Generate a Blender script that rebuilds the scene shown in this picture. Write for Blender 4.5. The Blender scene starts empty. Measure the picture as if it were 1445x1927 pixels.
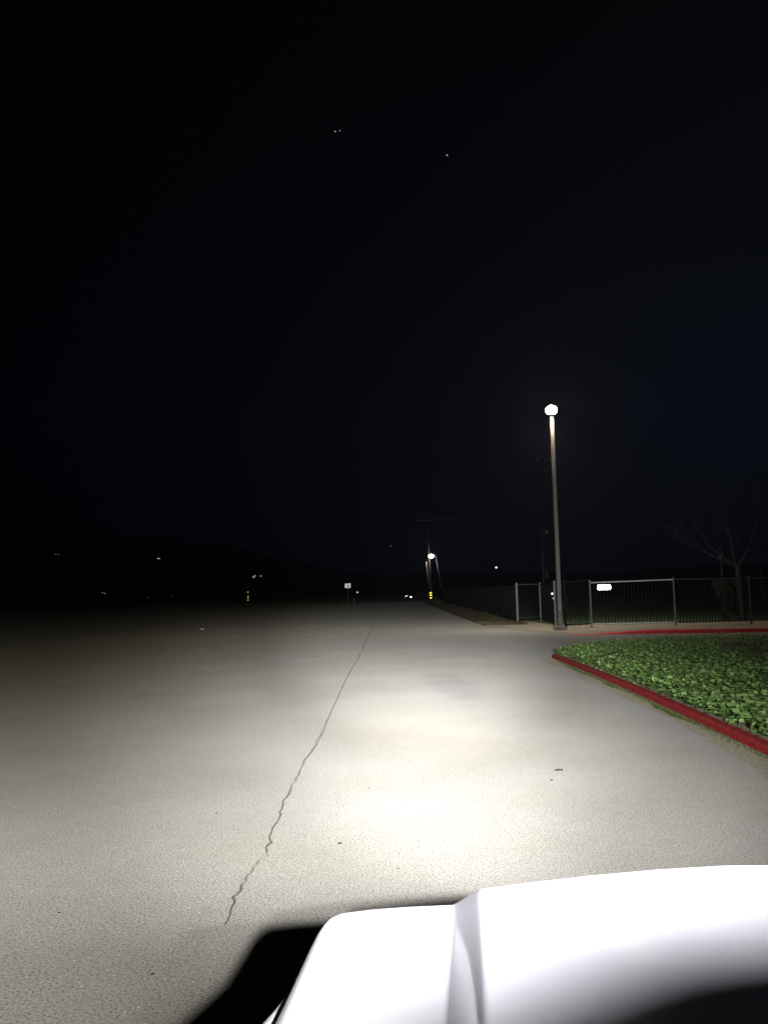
import bpy, bmesh, math, random
from mathutils import Vector, Matrix
R = math.radians
rng = random.Random(7)
scn = bpy.context.scene

# ---------------------------------------------------------------- camera, sky, exposure
FPX, PITCH, ROLL, EYE = 1559.0, R(5.5), R(1.2), 1.6      # focal length in photo pixels (1445 x 1927)
cam_d = bpy.data.cameras.new('camera')
cam = bpy.data.objects.new('camera', cam_d)
scn.collection.objects.link(cam)
cam_d.sensor_fit = 'VERTICAL'; cam_d.sensor_height = 24.0
cam_d.lens = 24.0 * FPX / 1927.0
cam_d.clip_start = 0.05; cam_d.clip_end = 6000
_R = Vector((1, 0, 0)); _U = Vector((0, -math.sin(PITCH), math.cos(PITCH)))
_c, _s = math.cos(ROLL), math.sin(ROLL)
right = _c * _R - _s * _U; up = _s * _R + _c * _U; back = right.cross(up)
m = Matrix((right, up, back)).transposed().to_4x4(); m.translation = (0, 0, EYE)
cam.matrix_world = m
scn.camera = cam
scn.render.resolution_x, scn.render.resolution_y = 767, 1024
scn.view_settings.view_transform = 'Standard'; scn.view_settings.look = 'None'
scn.view_settings.exposure = 0.0; scn.view_settings.gamma = 1.0
scn.render.engine = 'CYCLES'
scn.cycles.max_bounces = 5

world = bpy.data.worlds.new('World'); scn.world = world; world.use_nodes = True
wn, wl = world.node_tree.nodes, world.node_tree.links
bg = wn['Background']; bg.inputs['Strength'].default_value = 1.0
sky = wn.new('ShaderNodeTexSky'); sky.sky_type = 'NISHITA'; sky.sun_disc = False      # the sun is well below the horizon
sky.sun_elevation = R(-6); sky.sun_rotation = R(25)
geo = wn.new('ShaderNodeTexCoord'); sep = wn.new('ShaderNodeSeparateXYZ')
wl.new(geo.outputs['Generated'], sep.inputs[0])
rz = wn.new('ShaderNodeValToRGB'); rz.color_ramp.elements[0].position = 0.0
rz.color_ramp.elements[0].color = (0.0013, 0.0017, 0.0036, 1)
rz.color_ramp.elements[1].position = 0.62; rz.color_ramp.elements[1].color = (0.0007, 0.0009, 0.0011, 1)
e = rz.color_ramp.elements.new(0.2); e.color = (0.0018, 0.0024, 0.0056, 1)
wl.new(sep.outputs['Z'], rz.inputs[0])
rx = wn.new('ShaderNodeMapRange'); rx.inputs['From Min'].default_value = -0.45; rx.inputs['From Max'].default_value = 0.3
rx.inputs['To Min'].default_value = 0.24; rx.inputs['To Max'].default_value = 1.05
wl.new(sep.outputs['X'], rx.inputs['Value'])
mx = wn.new('ShaderNodeVectorMath'); mx.operation = 'SCALE'
wl.new(rz.outputs[0], mx.inputs[0]); wl.new(rx.outputs[0], mx.inputs['Scale'])
sk = wn.new('ShaderNodeVectorMath'); sk.operation = 'MULTIPLY_ADD'
sk.inputs[1].default_value = (0.0005, 0.0005, 0.0005)
wl.new(sky.outputs[0], sk.inputs[0]); wl.new(mx.outputs[0], sk.inputs[2])
wl.new(sk.outputs[0], bg.inputs['Color'])

# lamp strengths (the lamps are built with the light bar and the street lamp)
BEAM = dict(far=5600, distant=12500, near=2100, long=4800, left=3000, right=1000)
STREET = 6500

def ray(px, py):
    x = (px - 722.5) / FPX; y = -(py - 963.5) / FPX
    x, y = _c * x + _s * y, -_s * x + _c * y
    return Vector((x, math.cos(PITCH) - y * math.sin(PITCH), math.sin(PITCH) + y * math.cos(PITCH)))
def G(px, py, z=0.0):                      # survey point: where the sight line meets height z
    d = ray(px, py); t = (z - EYE) / d.z
    return Vector((d.x * t, d.y * t, z))
def A(px, py, Y):                          # survey point at distance Y
    d = ray(px, py); t = Y / d.y
    return Vector((d.x * t, Y, EYE + d.z * t))

# ---------------------------------------------------------------- materials
def mat(name, col, rough=0.6, metal=0.0, emit=None, var=0.0, scale=5.0, bump=0.0, col2=None, coat=0.0, spec=0.5, detail=6):
    M = bpy.data.materials.new(name); M.use_nodes = True
    n, l = M.node_tree.nodes, M.node_tree.links; b = n['Principled BSDF']
    b.inputs['Base Color'].default_value = (*col, 1); b.inputs['Roughness'].default_value = rough
    b.inputs['Metallic'].default_value = metal; b.inputs['Coat Weight'].default_value = coat
    b.inputs['Specular IOR Level'].default_value = spec
    if emit:
        b.inputs['Emission Color'].default_value = (*emit[0], 1); b.inputs['Emission Strength'].default_value = emit[1]
    if var or bump or col2:
        tc = n.new('ShaderNodeTexCoord'); ns = n.new('ShaderNodeTexNoise')
        ns.inputs['Scale'].default_value = scale; ns.inputs['Detail'].default_value = detail
        l.new(tc.outputs['Object'], ns.inputs['Vector'])
        if var or col2:
            r = n.new('ShaderNodeValToRGB'); r.color_ramp.elements[0].position = 0.35; r.color_ramp.elements[1].position = 0.65
            c2 = col2 if col2 else tuple(min(1, c * (1 + var)) for c in col)
            c1 = col if col2 else tuple(c * (1 - var) for c in col)
            r.color_ramp.elements[0].color = (*c1, 1); r.color_ramp.elements[1].color = (*c2, 1)
            l.new(ns.outputs[0], r.inputs[0]); l.new(r.outputs[0], b.inputs['Base Color'])
        if bump:
            bp = n.new('ShaderNodeBump'); bp.inputs['Strength'].default_value = bump; bp.inputs['Distance'].default_value = 0.02
            l.new(ns.outputs[0], bp.inputs['Height']); l.new(bp.outputs[0], b.inputs['Normal'])
    return M

def retro(name, col, rough=0.4, share=0.5):
    """retroreflective sheeting: sends light back towards where it came from, wherever one stands"""
    M = bpy.data.materials.new(name); M.use_nodes = True
    n, l = M.node_tree.nodes, M.node_tree.links; n.clear()
    out = n.new('ShaderNodeOutputMaterial'); mix = n.new('ShaderNodeMixShader'); mix.inputs[0].default_value = share
    d = n.new('ShaderNodeBsdfDiffuse'); d.inputs[0].default_value = (*col, 1)
    g = n.new('ShaderNodeBsdfGlossy'); g.inputs['Color'].default_value = (*col, 1); g.inputs['Roughness'].default_value = rough
    ge = n.new('ShaderNodeNewGeometry'); l.new(ge.outputs['Incoming'], g.inputs['Normal'])
    l.new(d.outputs[0], mix.inputs[1]); l.new(g.outputs[0], mix.inputs[2]); l.new(mix.outputs[0], out.inputs[0])
    return M

def pavement(name, base, tint, olive, grain=1.0, smudge=None, dusty=None):
    """old bleached paving: matt and grainy (Oren-Nayar), aggregate specks, stains, long streaks"""
    M = bpy.data.materials.new(name); M.use_nodes = True
    n, l = M.node_tree.nodes, M.node_tree.links; n.clear()
    out = n.new('ShaderNodeOutputMaterial'); d = n.new('ShaderNodeBsdfDiffuse'); d.inputs['Roughness'].default_value = 1.0
    l.new(d.outputs[0], out.inputs[0]); tc = n.new('ShaderNodeTexCoord')
    def noise(sc, det, stretch=None, rough=0.5):
        x = n.new('ShaderNodeTexNoise'); x.inputs['Scale'].default_value = sc; x.inputs['Detail'].default_value = det
        x.inputs['Roughness'].default_value = rough
        if stretch:
            mp = n.new('ShaderNodeMapping'); mp.inputs['Scale'].default_value = stretch
            l.new(tc.outputs['Object'], mp.inputs[0]); l.new(mp.outputs[0], x.inputs['Vector'])
        else: l.new(tc.outputs['Object'], x.inputs['Vector'])
        return x.outputs[0]
    def ramp(src, stops):
        r = n.new('ShaderNodeValToRGB'); els = r.color_ramp.elements
        els[0].position, els[0].color = stops[0][0], (*stops[0][1], 1)
        els[1].position, els[1].color = stops[-1][0], (*stops[-1][1], 1)
        for p, c in stops[1:-1]: q = els.new(p); q.color = (*c, 1)
        l.new(src, r.inputs[0]); return r.outputs[0]
    def mixc(a, b, fac=1.0, mode='MULTIPLY'):
        x = n.new('ShaderNodeMix'); x.data_type = 'RGBA'; x.blend_type = mode
        if isinstance(fac, float): x.inputs[0].default_value = fac
        else: l.new(fac, x.inputs[0])
        l.new(a, x.inputs[6]); l.new(b, x.inputs[7]); return x.outputs[2]
    c = ramp(noise(0.16, 5), [(0.3, base), (0.5, tint), (0.72, olive)])
    if dusty:                              # silt-covered towards the unpaved side (x from, x to)
        sx = n.new('ShaderNodeSeparateXYZ'); l.new(tc.outputs['Object'], sx.inputs[0])
        a1 = n.new('ShaderNodeMath'); a1.operation = 'MULTIPLY_ADD'; a1.inputs[1].default_value = 5.0
        l.new(noise(0.22, 5, (1, .45, 1)), a1.inputs[0]); l.new(sx.outputs['X'], a1.inputs[2])
        mr = n.new('ShaderNodeMapRange'); mr.inputs['From Min'].default_value = dusty[0]; mr.inputs['From Max'].default_value = dusty[1]; l.new(a1.outputs[0], mr.inputs['Value'])
        rgb = n.new('ShaderNodeRGB'); rgb.outputs[0].default_value = (0.150, 0.135, 0.105, 1)
        c = mixc(c, rgb.outputs[0], mr.outputs[0], 'MIX')
    c = mixc(c, ramp(noise(0.6, 5), [(0.32, (0.90, 0.885, 0.86)), (0.65, (1.01,) * 3)]))
    c = mixc(c, ramp(noise(9, 6), [(0.3, (0.95,) * 3), (0.65, (1.02,) * 3)]))
    c = mixc(c, ramp(noise(75, 3, None, 0.75), [(0.33, (1 - 0.62 * grain,) * 3), (0.5, (1.0,) * 3), (0.7, (1 + 0.28 * grain,) * 3)]))
    v = n.new('ShaderNodeTexVoronoi'); v.inputs['Scale'].default_value = 48; l.new(tc.outputs['Object'], v.inputs['Vector'])
    lt = n.new('ShaderNodeMath'); lt.operation = 'LESS_THAN'; lt.inputs[1].default_value = 0.22; l.new(v.outputs['Distance'], lt.inputs[0])
    sp = n.new('ShaderNodeSeparateColor'); l.new(v.outputs['Color'], sp.inputs[0])
    for ch, th, colr, k in (('Red', 0.965, (0.34, 0.33, 0.30), 1.0), ('Green', 0.95, (0.05, 0.05, 0.045), 0.8)):
        gt = n.new('ShaderNodeMath'); gt.operation = 'GREATER_THAN'; gt.inputs[1].default_value = th; l.new(sp.outputs[ch], gt.inputs[0])
        mm = n.new('ShaderNodeMath'); mm.operation = 'MULTIPLY'; l.new(lt.outputs[0], mm.inputs[0]); l.new(gt.outputs[0], mm.inputs[1])
        m2 = n.new('ShaderNodeMath'); m2.operation = 'MULTIPLY'; m2.inputs[1].default_value = k; l.new(mm.outputs[0], m2.inputs[0])
        rgb = n.new('ShaderNodeRGB'); rgb.outputs[0].default_value = (*colr, 1)
        c = mixc(c, rgb.outputs[0], m2.outputs[0], 'MIX')
    if smudge:                             # an old oil-dark smudge: (x, y, half width, half length)
        mp = n.new('ShaderNodeMapping'); mp.inputs['Location'].default_value = (-smudge[0] / smudge[2], -smudge[1] / smudge[3], 0)
        mp.inputs['Scale'].default_value = (1 / smudge[2], 1 / smudge[3], 0); l.new(tc.outputs['Object'], mp.inputs[0])
        ln = n.new('ShaderNodeVectorMath'); ln.operation = 'LENGTH'; l.new(mp.outputs[0], ln.inputs[0])
        ad = n.new('ShaderNodeMath'); ad.operation = 'MULTIPLY_ADD'; ad.inputs[1].default_value = 1.2; l.new(noise(1.1, 4), ad.inputs[0]); l.new(ln.outputs['Value'], ad.inputs[2])
        c = mixc(c, ramp(ad.outputs[0], [(0.80, (0.88, 0.89, 0.91)), (1.0, (0.87, 0.88, 0.9)), (0.999, (1, 1, 1))][:1] + [(1.0, (1, 1, 1))]))
    l.new(c, d.inputs['Color'])
    bp = n.new('ShaderNodeBump'); bp.inputs['Strength'].default_value = 0.35 * grain; bp.inputs['Distance'].default_value = 0.006
    l.new(noise(110, 4, None, 0.7), bp.inputs['Height']); l.new(bp.outputs[0], d.inputs['Normal'])
    return M

def leafmat(name, c1, c2, scale=1.2):
    M = bpy.data.materials.new(name); M.use_nodes = True
    n, l = M.node_tree.nodes, M.node_tree.links; b = n['Principled BSDF']; b.inputs['Roughness'].default_value = 0.75
    g = n.new('ShaderNodeNewGeometry'); r = n.new('ShaderNodeValToRGB')
    r.color_ramp.elements[0].color = (*c1, 1); r.color_ramp.elements[1].color = (*c2, 1)
    l.new(g.outputs['Random Per Island'], r.inputs[0]); l.new(r.outputs[0], b.inputs['Base Color'])
    b.inputs['Specular IOR Level'].default_value = 0.12
    return M

M = {}
M['asphalt'] = pavement('asphalt', (0.170, 0.167, 0.162), (0.181, 0.177, 0.167), (0.178, 0.170, 0.150), 1.1, (1.0, 14.5, 1.1, 6.0), (1.0, -8.0))
M['dirt'] = pavement('dirt', (0.10, 0.092, 0.066), (0.125, 0.112, 0.082), (0.075, 0.078, 0.045), 1.3)
M['concrete'] = pavement('concrete', (0.165, 0.155, 0.13), (0.185, 0.172, 0.143), (0.15, 0.14, 0.115), 0.5)
M['field'] = pavement('field_grass', (0.065, 0.125, 0.072), (0.09, 0.15, 0.088), (0.10, 0.14, 0.085), 1.5)
M['soil'] = pavement('soil', (0.09, 0.085, 0.055), (0.13, 0.115, 0.08), (0.16, 0.14, 0.10), 1.5)
M['verge'] = pavement('verge_soil', (0.035, 0.034, 0.02), (0.05, 0.045, 0.03), (0.06, 0.052, 0.036), 1.5)
M['gutter'] = pavement('gutter_silt', (0.145, 0.138, 0.105), (0.17, 0.158, 0.125), (0.165, 0.155, 0.115), 1.0)
M['moss'] = pavement('moss', (0.045, 0.075, 0.02), (0.065, 0.085, 0.028), (0.10, 0.10, 0.05), 1.5)
M['crack'] = mat('crack_fill', (0.105, 0.10, 0.076), 0.95, col2=(0.165, 0.16, 0.132), scale=7)
M['red'] = mat('red_curb_paint', (0.38, 0.034, 0.036), 0.85, col2=(0.52, 0.06, 0.06), scale=14, bump=0.5, spec=.15)
_r = [q for q in M['red'].node_tree.nodes if q.type == 'VALTORGB'][0].color_ramp; _e = _r.elements.new(0.70); _e.color = (0.20, 0.13, 0.11, 1)
M['hill'] = mat('hill_scrub', (0.02, 0.022, 0.015), 0.95, var=0.3, scale=0.02)
M['galv'] = mat('galvanised_steel', (0.32, 0.32, 0.34), 0.45, 0.35, var=0.15, scale=12)
M['galv_dim'] = mat('dark_galvanised_steel', (0.10, 0.10, 0.105), 0.6, 0.2, var=0.2, scale=12)  # darker copy of the galvanised steel
M['black'] = mat('black_picket_paint', (0.005, 0.005, 0.0065), 0.8, 0.0, var=0.2, scale=20, spec=0.15)
M['pole'] = mat('pole_paint', (0.15, 0.128, 0.118), 0.55, 0.0, var=0.12, scale=6)
M['wood'] = mat('weathered_wood', (0.07, 0.058, 0.045), 0.85, var=0.3, scale=9, bump=0.3)
M['bark'] = mat('bark', (0.038, 0.036, 0.033), 0.9, var=0.3, scale=14, bump=0.5)
M['white'] = mat('white_vehicle_paint', (0.70, 0.70, 0.80), 0.09, coat=0.0)
M['trim'] = mat('black_trim', (0.02, 0.02, 0.021), 0.5)
M['rubber'] = mat('tyre_rubber', (0.022, 0.022, 0.022), 0.85, bump=0.2, scale=40)
M['alloy'] = mat('wheel_alloy', (0.45, 0.45, 0.47), 0.3, 0.8)
M['glass'] = mat('window_glass', (0.01, 0.012, 0.014), 0.06, coat=0.5)
M['lens'] = mat('clear_lens', (0.5, 0.5, 0.52), 0.15, 0.4)
M['led'] = mat('lit_led', (1, 1, 1), 0.3, emit=((0.95, 0.98, 1.0), 60))
M['seam_shadow'] = mat('seam_shadow_gap', (0.012, 0.012, 0.012), 0.8)  # dark strips stand in for the shade inside the panel gaps
M['retro_white'] = retro('retro_white', (0.95, 0.95, 1.0), 0.3, 0.95)
M['retro_sign'] = retro('retro_sign', (0.78, 0.82, 0.84), 0.42, 0.65)
M['retro_dim'] = retro('retro_dim', (0.42, 0.44, 0.48), 0.5, 0.4)
M['retro_yellow'] = retro('retro_yellow', (1.0, 0.72, 0.10), 0.30, 0.92)
M['signblack'] = mat('sign_black', (0.05, 0.05, 0.05), 0.6)
M['signwhite'] = mat('sign_back', (0.3, 0.3, 0.3), 0.5, 0.5)
M['leaf'] = leafmat('mallow_leaf', (0.105, 0.20, 0.05), (0.25, 0.40, 0.13))
M['blade'] = leafmat('grass_blade', (0.07, 0.11, 0.035), (0.20, 0.18, 0.10))
M['straw'] = leafmat('dry_grass', (0.045, 0.04, 0.02), (0.14, 0.12, 0.065))
M['shrub'] = leafmat('dry_shrub_leaf', (0.07, 0.065, 0.03), (0.20, 0.17, 0.10))
M['litter'] = mat('litter_plastic', (0.75, 0.75, 0.74), 0.4)
M['deadleaf'] = mat('dead_leaf', (0.035, 0.03, 0.024), 0.8, var=0.4, scale=30)
M['carpaint'] = mat('dark_car_paint', (0.03, 0.032, 0.04), 0.25, coat=0.6)
M['porcelain'] = mat('porcelain', (0.5, 0.5, 0.48), 0.2)
M['wire'] = mat('wire', (0.09, 0.09, 0.095), 0.5, 0.4)
def glow(name, col, s): return mat(name, col, 0.4, emit=(col, s))
M['lamp_warm'] = glow('lamp_warm', (1.0, 0.80, 0.50), 9)
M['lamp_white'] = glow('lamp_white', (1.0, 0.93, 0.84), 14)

# ---------------------------------------------------------------- mesh helpers
class MB:
    def __init__(s): s.v, s.f = [], []
    def face(s, *pts):
        k = len(s.v); s.v += [tuple(p) for p in pts]; s.f.append(tuple(range(k, k + len(pts)))); return s
    def box(s, c, size, rot=0.0, bev=0.0):
        cx, cy, cz = c; a, b, h = [q / 2 for q in size]; co, si = math.cos(rot), math.sin(rot); k = len(s.v)
        for z in (-h, h):
            for x, y in ((-a, -b), (a, -b), (a, b), (-a, b)):
                s.v.append((cx + x * co - y * si, cy + x * si + y * co, cz + z))
        for q in ((3, 2, 1, 0), (4, 5, 6, 7), (0, 1, 5, 4), (1, 2, 6, 5), (2, 3, 7, 6), (3, 0, 4, 7)):
            s.f.append(tuple(k + i for i in q))
        return s
    def tube(s, pts, rad, n=8, cap=True):
        pts = [Vector(p) for p in pts]
        if not hasattr(rad, '__len__'): rad = [rad] * len(pts)
        k0 = len(s.v); prev = None
        for i, p in enumerate(pts):
            d = (pts[min(i + 1, len(pts) - 1)] - pts[max(i - 1, 0)]).normalized()
            if prev is None:
                ref = Vector((0, 0, 1)) if abs(d.z) < 0.9 else Vector((1, 0, 0)); a = d.cross(ref).normalized()
            else: a = (prev - d * prev.dot(d)).normalized()
            prev = a; b = d.cross(a)
            for j in range(n):
                t = 2 * math.pi * j / n; s.v.append(tuple(p + (a * math.cos(t) + b * math.sin(t)) * rad[i]))
        for i in range(len(pts) - 1):
            for j in range(n):
                q = (j + 1) % n; s.f.append((k0 + i * n + j, k0 + i * n + q, k0 + (i + 1) * n + q, k0 + (i + 1) * n + j))
        if cap:
            s.f.append(tuple(k0 + j for j in reversed(range(n)))); s.f.append(tuple(k0 + (len(pts) - 1) * n + j for j in range(n)))
        return s
    def lathe(s, c, prof, n=16, axis='Z'):
        k0 = len(s.v); c = Vector(c)
        for r, h in prof:
            for j in range(n):
                t = 2 * math.pi * j / n; x, y = r * math.cos(t), r * math.sin(t)
                q = Vector((x, y, h)) if axis == 'Z' else (Vector((h, x, y)) if axis == 'X' else Vector((x, h, y)))
                s.v.append(tuple(c + q))
        for i in range(len(prof) - 1):
            for j in range(n):
                q = (j + 1) % n; s.f.append((k0 + i * n + j, k0 + i * n + q, k0 + (i + 1) * n + q, k0 + (i + 1) * n + j))
        s.f.append(tuple(k0 + j for j in reversed(range(n)))); s.f.append(tuple(k0 + (len(prof) - 1) * n + j for j in range(n)))
        return s
    def grid(s, P, closed=False):
        k = len(s.v); r, c = len(P), len(P[0])
        for row in P: s.v += [tuple(p) for p in row]
        for i in range(r - 1):
            for j in range(c - 1):
                s.f.append((k + i * c + j, k + i * c + j + 1, k + (i + 1) * c + j + 1, k + (i + 1) * c + j))
        return s
    def prism(s, poly, z0, z1):
        k = len(s.v); n = len(poly); s.v += [(x, y, z0) for x, y in poly] + [(x, y, z1) for x, y in poly]
        s.f.append(tuple(k + i for i in reversed(range(n)))); s.f.append(tuple(k + n + i for i in range(n)))
        for i in range(n):
            j = (i + 1) % n; s.f.append((k + i, k + j, k + n + j, k + n + i))
        return s
    def build(s, name, material, parent=None, smooth=False, bevel=0.0, solid=0.0):
        me = bpy.data.meshes.new(name); me.from_pydata(s.v, [], s.f); me.validate(); me.update()
        bm = bmesh.new(); bm.from_mesh(me); bmesh.ops.recalc_face_normals(bm, faces=bm.faces); bm.to_mesh(me); bm.free()
        me.materials.append(material)
        o = bpy.data.objects.new(name, me); scn.collection.objects.link(o)
        if parent: o.parent = parent
        if smooth:
            for p in me.polygons: p.use_smooth = True
        if solid:
            md = o.modifiers.new('solid', 'SOLIDIFY'); md.thickness = solid; md.offset = -1
        if bevel:
            md = o.modifiers.new('bevel', 'BEVEL'); md.width = bevel; md.segments = 2; md.limit_method = 'ANGLE'
        return o

def tag(o, label, cat=None, group=None, kind=None):
    o['label'] = label
    if cat: o['category'] = cat
    if group: o['group'] = group
    if kind: o['kind'] = kind
    return o
def thing(name, label, cat, loc=(0, 0, 0), rz=0.0, group=None):
    o = bpy.data.objects.new(name, None); o.empty_display_size = 0.2; scn.collection.objects.link(o)
    o.location = loc; o.rotation_euler = (0, 0, rz); return tag(o, label, cat, group)
def lamp(name, kind, parent, loc, energy, col, radius=0.05, target=None, size=60, blend=1.0):
    d = bpy.data.lights.new(name, kind); d.energy = energy; d.color = col; d.shadow_soft_size = radius
    if kind == 'SPOT': d.spot_size = R(size); d.spot_blend = blend
    o = bpy.data.objects.new(name, d); scn.collection.objects.link(o); o.parent = parent; o.location = loc
    if target is not None: o.rotation_euler = (Vector(target) - Vector(loc)).to_track_quat('-Z', 'Y').to_euler()
    return o
def sstep(a, b, x):
    t = max(0.0, min(1.0, (x - a) / (b - a))); return t * t * (3 - 2 * t)

# ---------------------------------------------------------------- ground, road, hills
def vnoise(x, y, seed=0):
    def h(i, j): return (math.sin(i * 127.1 + j * 311.7 + seed * 74.7) * 43758.5453) % 1.0
    i, j = math.floor(x), math.floor(y); fx, fy = x - i, y - j
    fx, fy = fx * fx * (3 - 2 * fx), fy * fy * (3 - 2 * fy)
    return (h(i, j) * (1 - fx) + h(i + 1, j) * fx) * (1 - fy) + (h(i, j + 1) * (1 - fx) + h(i + 1, j + 1) * fx) * fy

b = MB(); rings = [0.01, 30, 80, 160, 280, 420]
b.grid([[(r * math.cos(t), r * math.sin(t), -0.03) for t in [2 * math.pi * i / 48 for i in range(49)]] for r in rings])
tag(b.build('ground', M['dirt']), 'dark bare ground reaching out to the hills', kind='structure')

def hillz(x, y):
    r = math.hypot(x, y); th = math.atan2(x, y)
    top = 0.012 + 0.056 * sstep(0.02, -0.30, th) + 0.010 * vnoise(th * 9 + 30, 3) + 0.004 * vnoise(th * 31 + 60, 5)
    return -2 + sstep(300, 1300, r) * (top * 1300) * (0.9 + 0.2 * vnoise(x / 160 + 50, y / 160 + 50))
b = MB(); rr = [280 + 1320 * (i / 26) for i in range(27)]
b.grid([[(r * math.sin(t), r * math.cos(t), hillz(r * math.sin(t), r * math.cos(t))) for t in [R(-180 + 2.5 * i) for i in range(145)]] for r in rr])
tag(b.build('hills', M['hill'], smooth=True), 'low dark hills along the night horizon', kind='structure')

# road: wide bleached asphalt with an irregular left edge, ends at a cross track far ahead
def polysheet(name, poly, z, material, label):
    bm = bmesh.new(); f = bm.faces.new([bm.verts.new((x, y, z)) for x, y in poly])
    bmesh.ops.triangulate(bm, faces=[f]); bmesh.ops.recalc_face_normals(bm, faces=bm.faces)
    me = bpy.data.meshes.new(name); bm.to_mesh(me); bm.free(); me.materials.append(material)
    o = bpy.data.objects.new(name, me); scn.collection.objects.link(o)
    if me.polygons[0].normal.z < 0: me.flip_normals()
    return tag(o, label, kind='structure')
edgeL = []
for i in range(61):
    y = -12 + i * (128 / 60); edgeL.append((-13.5 + 0.02 * y + 1.6 * (vnoise(y / 5, 1) - .5) + 0.5 * (vnoise(y * 1.3, 2) - .5), y))
edgeR = []
for i in range(45):
    y = 116 - i * (116 - 37.2) / 44
    x = 4.3 + (y - 37) * 0.011 + 0.35 * (vnoise(y / 3, 9) - .5)
    edgeR.append((x, y))
road_poly = edgeL + edgeR + [(4.6, 36.7), (6.0, 37.0), (14, 36.2), (30, 33), (30, -12)]
polysheet('road', road_poly, 0.0, M['asphalt'], 'wide bleached asphalt road running straight ahead')
polysheet('parking_area', [(-60, -14), (-12.2, -14), (-11.8, 40), (-11.4, 105), (-50, 112), (-60, 60)], -0.012, pavement('gravelly_lot', (0.125, 0.118, 0.092), (0.15, 0.14, 0.112), (0.10, 0.098, 0.066), 1.3), 'unlit gravelly lot left of the road')
polysheet('cross_track', [(-40, 117), (30, 116.6), (30, 121), (-40, 121.5)], -0.004, M['concrete'], 'pale track crossing the far end of the road')

# the long joint crack
def crack(name, pts, w, label, seed=3, z=0.0045, amp=0.014):
    rg = random.Random(seed); L, Rr = [], []
    P = []
    for a, c in zip(pts[:-1], pts[1:]):
        a, c = Vector(a), Vector(c); n = max(2, int((c - a).length / 0.045))
        for i in range(n): P.append(a.lerp(c, i / n))
    P.append(Vector(pts[-1])); off = 0
    for i, p in enumerate(P):
        off = off * 0.9 + rg.uniform(-amp, amp) * 0.38
        jag = rg.uniform(-0.014, 0.014); ww = w * (0.2 + 1.0 * vnoise(i * 0.23, seed) + 0.5 * rg.random())
        L.append((p.x + off + jag - ww / 2, p.y, z)); Rr.append((p.x + off + jag + ww / 2, p.y, z))
    return tag(MB().grid([L, Rr]).build(name, M['crack']), label, kind='structure')
cpts = [(q.x, q.y) for q in [G(*p) for p in ((424, 1742), (446, 1690), (461.7, 1659), (478.5, 1628), (497, 1611), (498, 1597), (509, 1586), (509, 1560), (520.5, 1550), (527.5, 1533),
    (536, 1510), (548.6, 1488), (562.6, 1454), (574, 1435), (586, 1418), (600, 1393), (609, 1376), (617, 1351), (628.5, 1328), (642.5, 1297), (652, 1275), (673, 1241), (683, 1219), (696, 1191), (704, 1172), (712, 1155))]]
crack('road_crack', cpts + [(-0.6, 100)], 0.012, 'long jagged crack running up the middle of the road')

# right side: curbs, lawn island, concrete walk
cin = [(3.1, -3), (3.28, 2), (3.40, 5), (3.52, 7.75), (3.62, 10), (3.72, 13), (3.77, 16), (3.785, 18.4), (3.80, 19.3), (3.90, 19.75), (4.15, 19.95)]
def offs(pts, d):
    out = []
    for i, p in enumerate(pts):
        a = Vector(pts[max(i - 1, 0)]); c = Vector(pts[min(i + 1, len(pts) - 1)]); t = (c - a).normalized()
        out.append((p[0] + t.y * d, p[1] - t.x * d))
    return out
def dens(pts, step=0.12):
    o = []
    for a, c in zip(pts[:-1], pts[1:]):
        a, c = Vector(a), Vector(c); n = max(1, int((c - a).length / step))
        o += [tuple(a.lerp(c, i / n)) for i in range(n)]
    return o + [tuple(pts[-1])]
def curb(name, pts, hfun, label, width=0.115):
    d = dens(pts); o = offs(d, width); P = []
    for i, (p, q) in enumerate(zip(d, o)):
        h = hfun(p); n1 = 0.012 * (vnoise(i * 0.45, 3) - .5); n2 = 0.05 * (vnoise(i * 0.3, 8) - .5)
        p, q = Vector(p), Vector(q); r = lambda t: p.lerp(q, t)
        pr = [(r(-0.06 + n1), -0.02), (r(0.0 + n1), h * 0.75), (r(0.07 + n1), h * 0.94), (r(0.17), h), (r(1.0 + n2), h + 0.004), (r(1.02 + n2), -0.02)]
        P.append([(v.x, v.y, z) for v, z in pr])
    bb = MB().grid(P); k = [tuple(P[0][j]) for j in range(6)]; bb.face(*k); bb.face(*[tuple(P[-1][j]) for j in range(6)])
    return tag(bb.build(name, M['red'], smooth=False), label, kind='structure')
curb('curb', cin, lambda p: 0.090 - 0.025 * sstep(18.5, 19.8, p[1]), 'red painted curb along the near side of the lawn')
c2 = [(6.3, 28.55), (7.6, 28.42), (10.18, 28.05), (12.61, 27.75), (20, 26.9), (26, 26.2)]
walkh = lambda x: 0.012 + 0.118 * sstep(6.6, 9.2, x)
curb('curb', list(reversed(c2)), lambda p: walkh(p[0]), 'red painted curb across the driveway in front of the fence', -0.16 * -1)
# (the reversed order puts the walk on the far side)

walk = []
for i in range(61):
    x = 4.45 + i * (26 - 4.45) / 60
    yf = 28.72 - (x - 6.3) * 0.115 if x > 6.3 else 28.72 + (6.3 - x) * 4.3
    yb = 41.5 if x < 7.3 else 34.2
    walk.append([(x, yf + (yb - yf) * t, walkh(x) + 0.004) for t in (0, .33, .66, 1)])
tag(MB().grid(walk).build('sidewalk', M['concrete']), 'pale concrete walk between the far red curb and the fence', kind='structure')
tag(MB().box((0, 0, 0), (0.001, 0.001, 0.001)).build('tmp', M['dirt']), 'x', kind='structure'); bpy.data.objects.remove(bpy.data.objects['tmp'])

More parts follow.
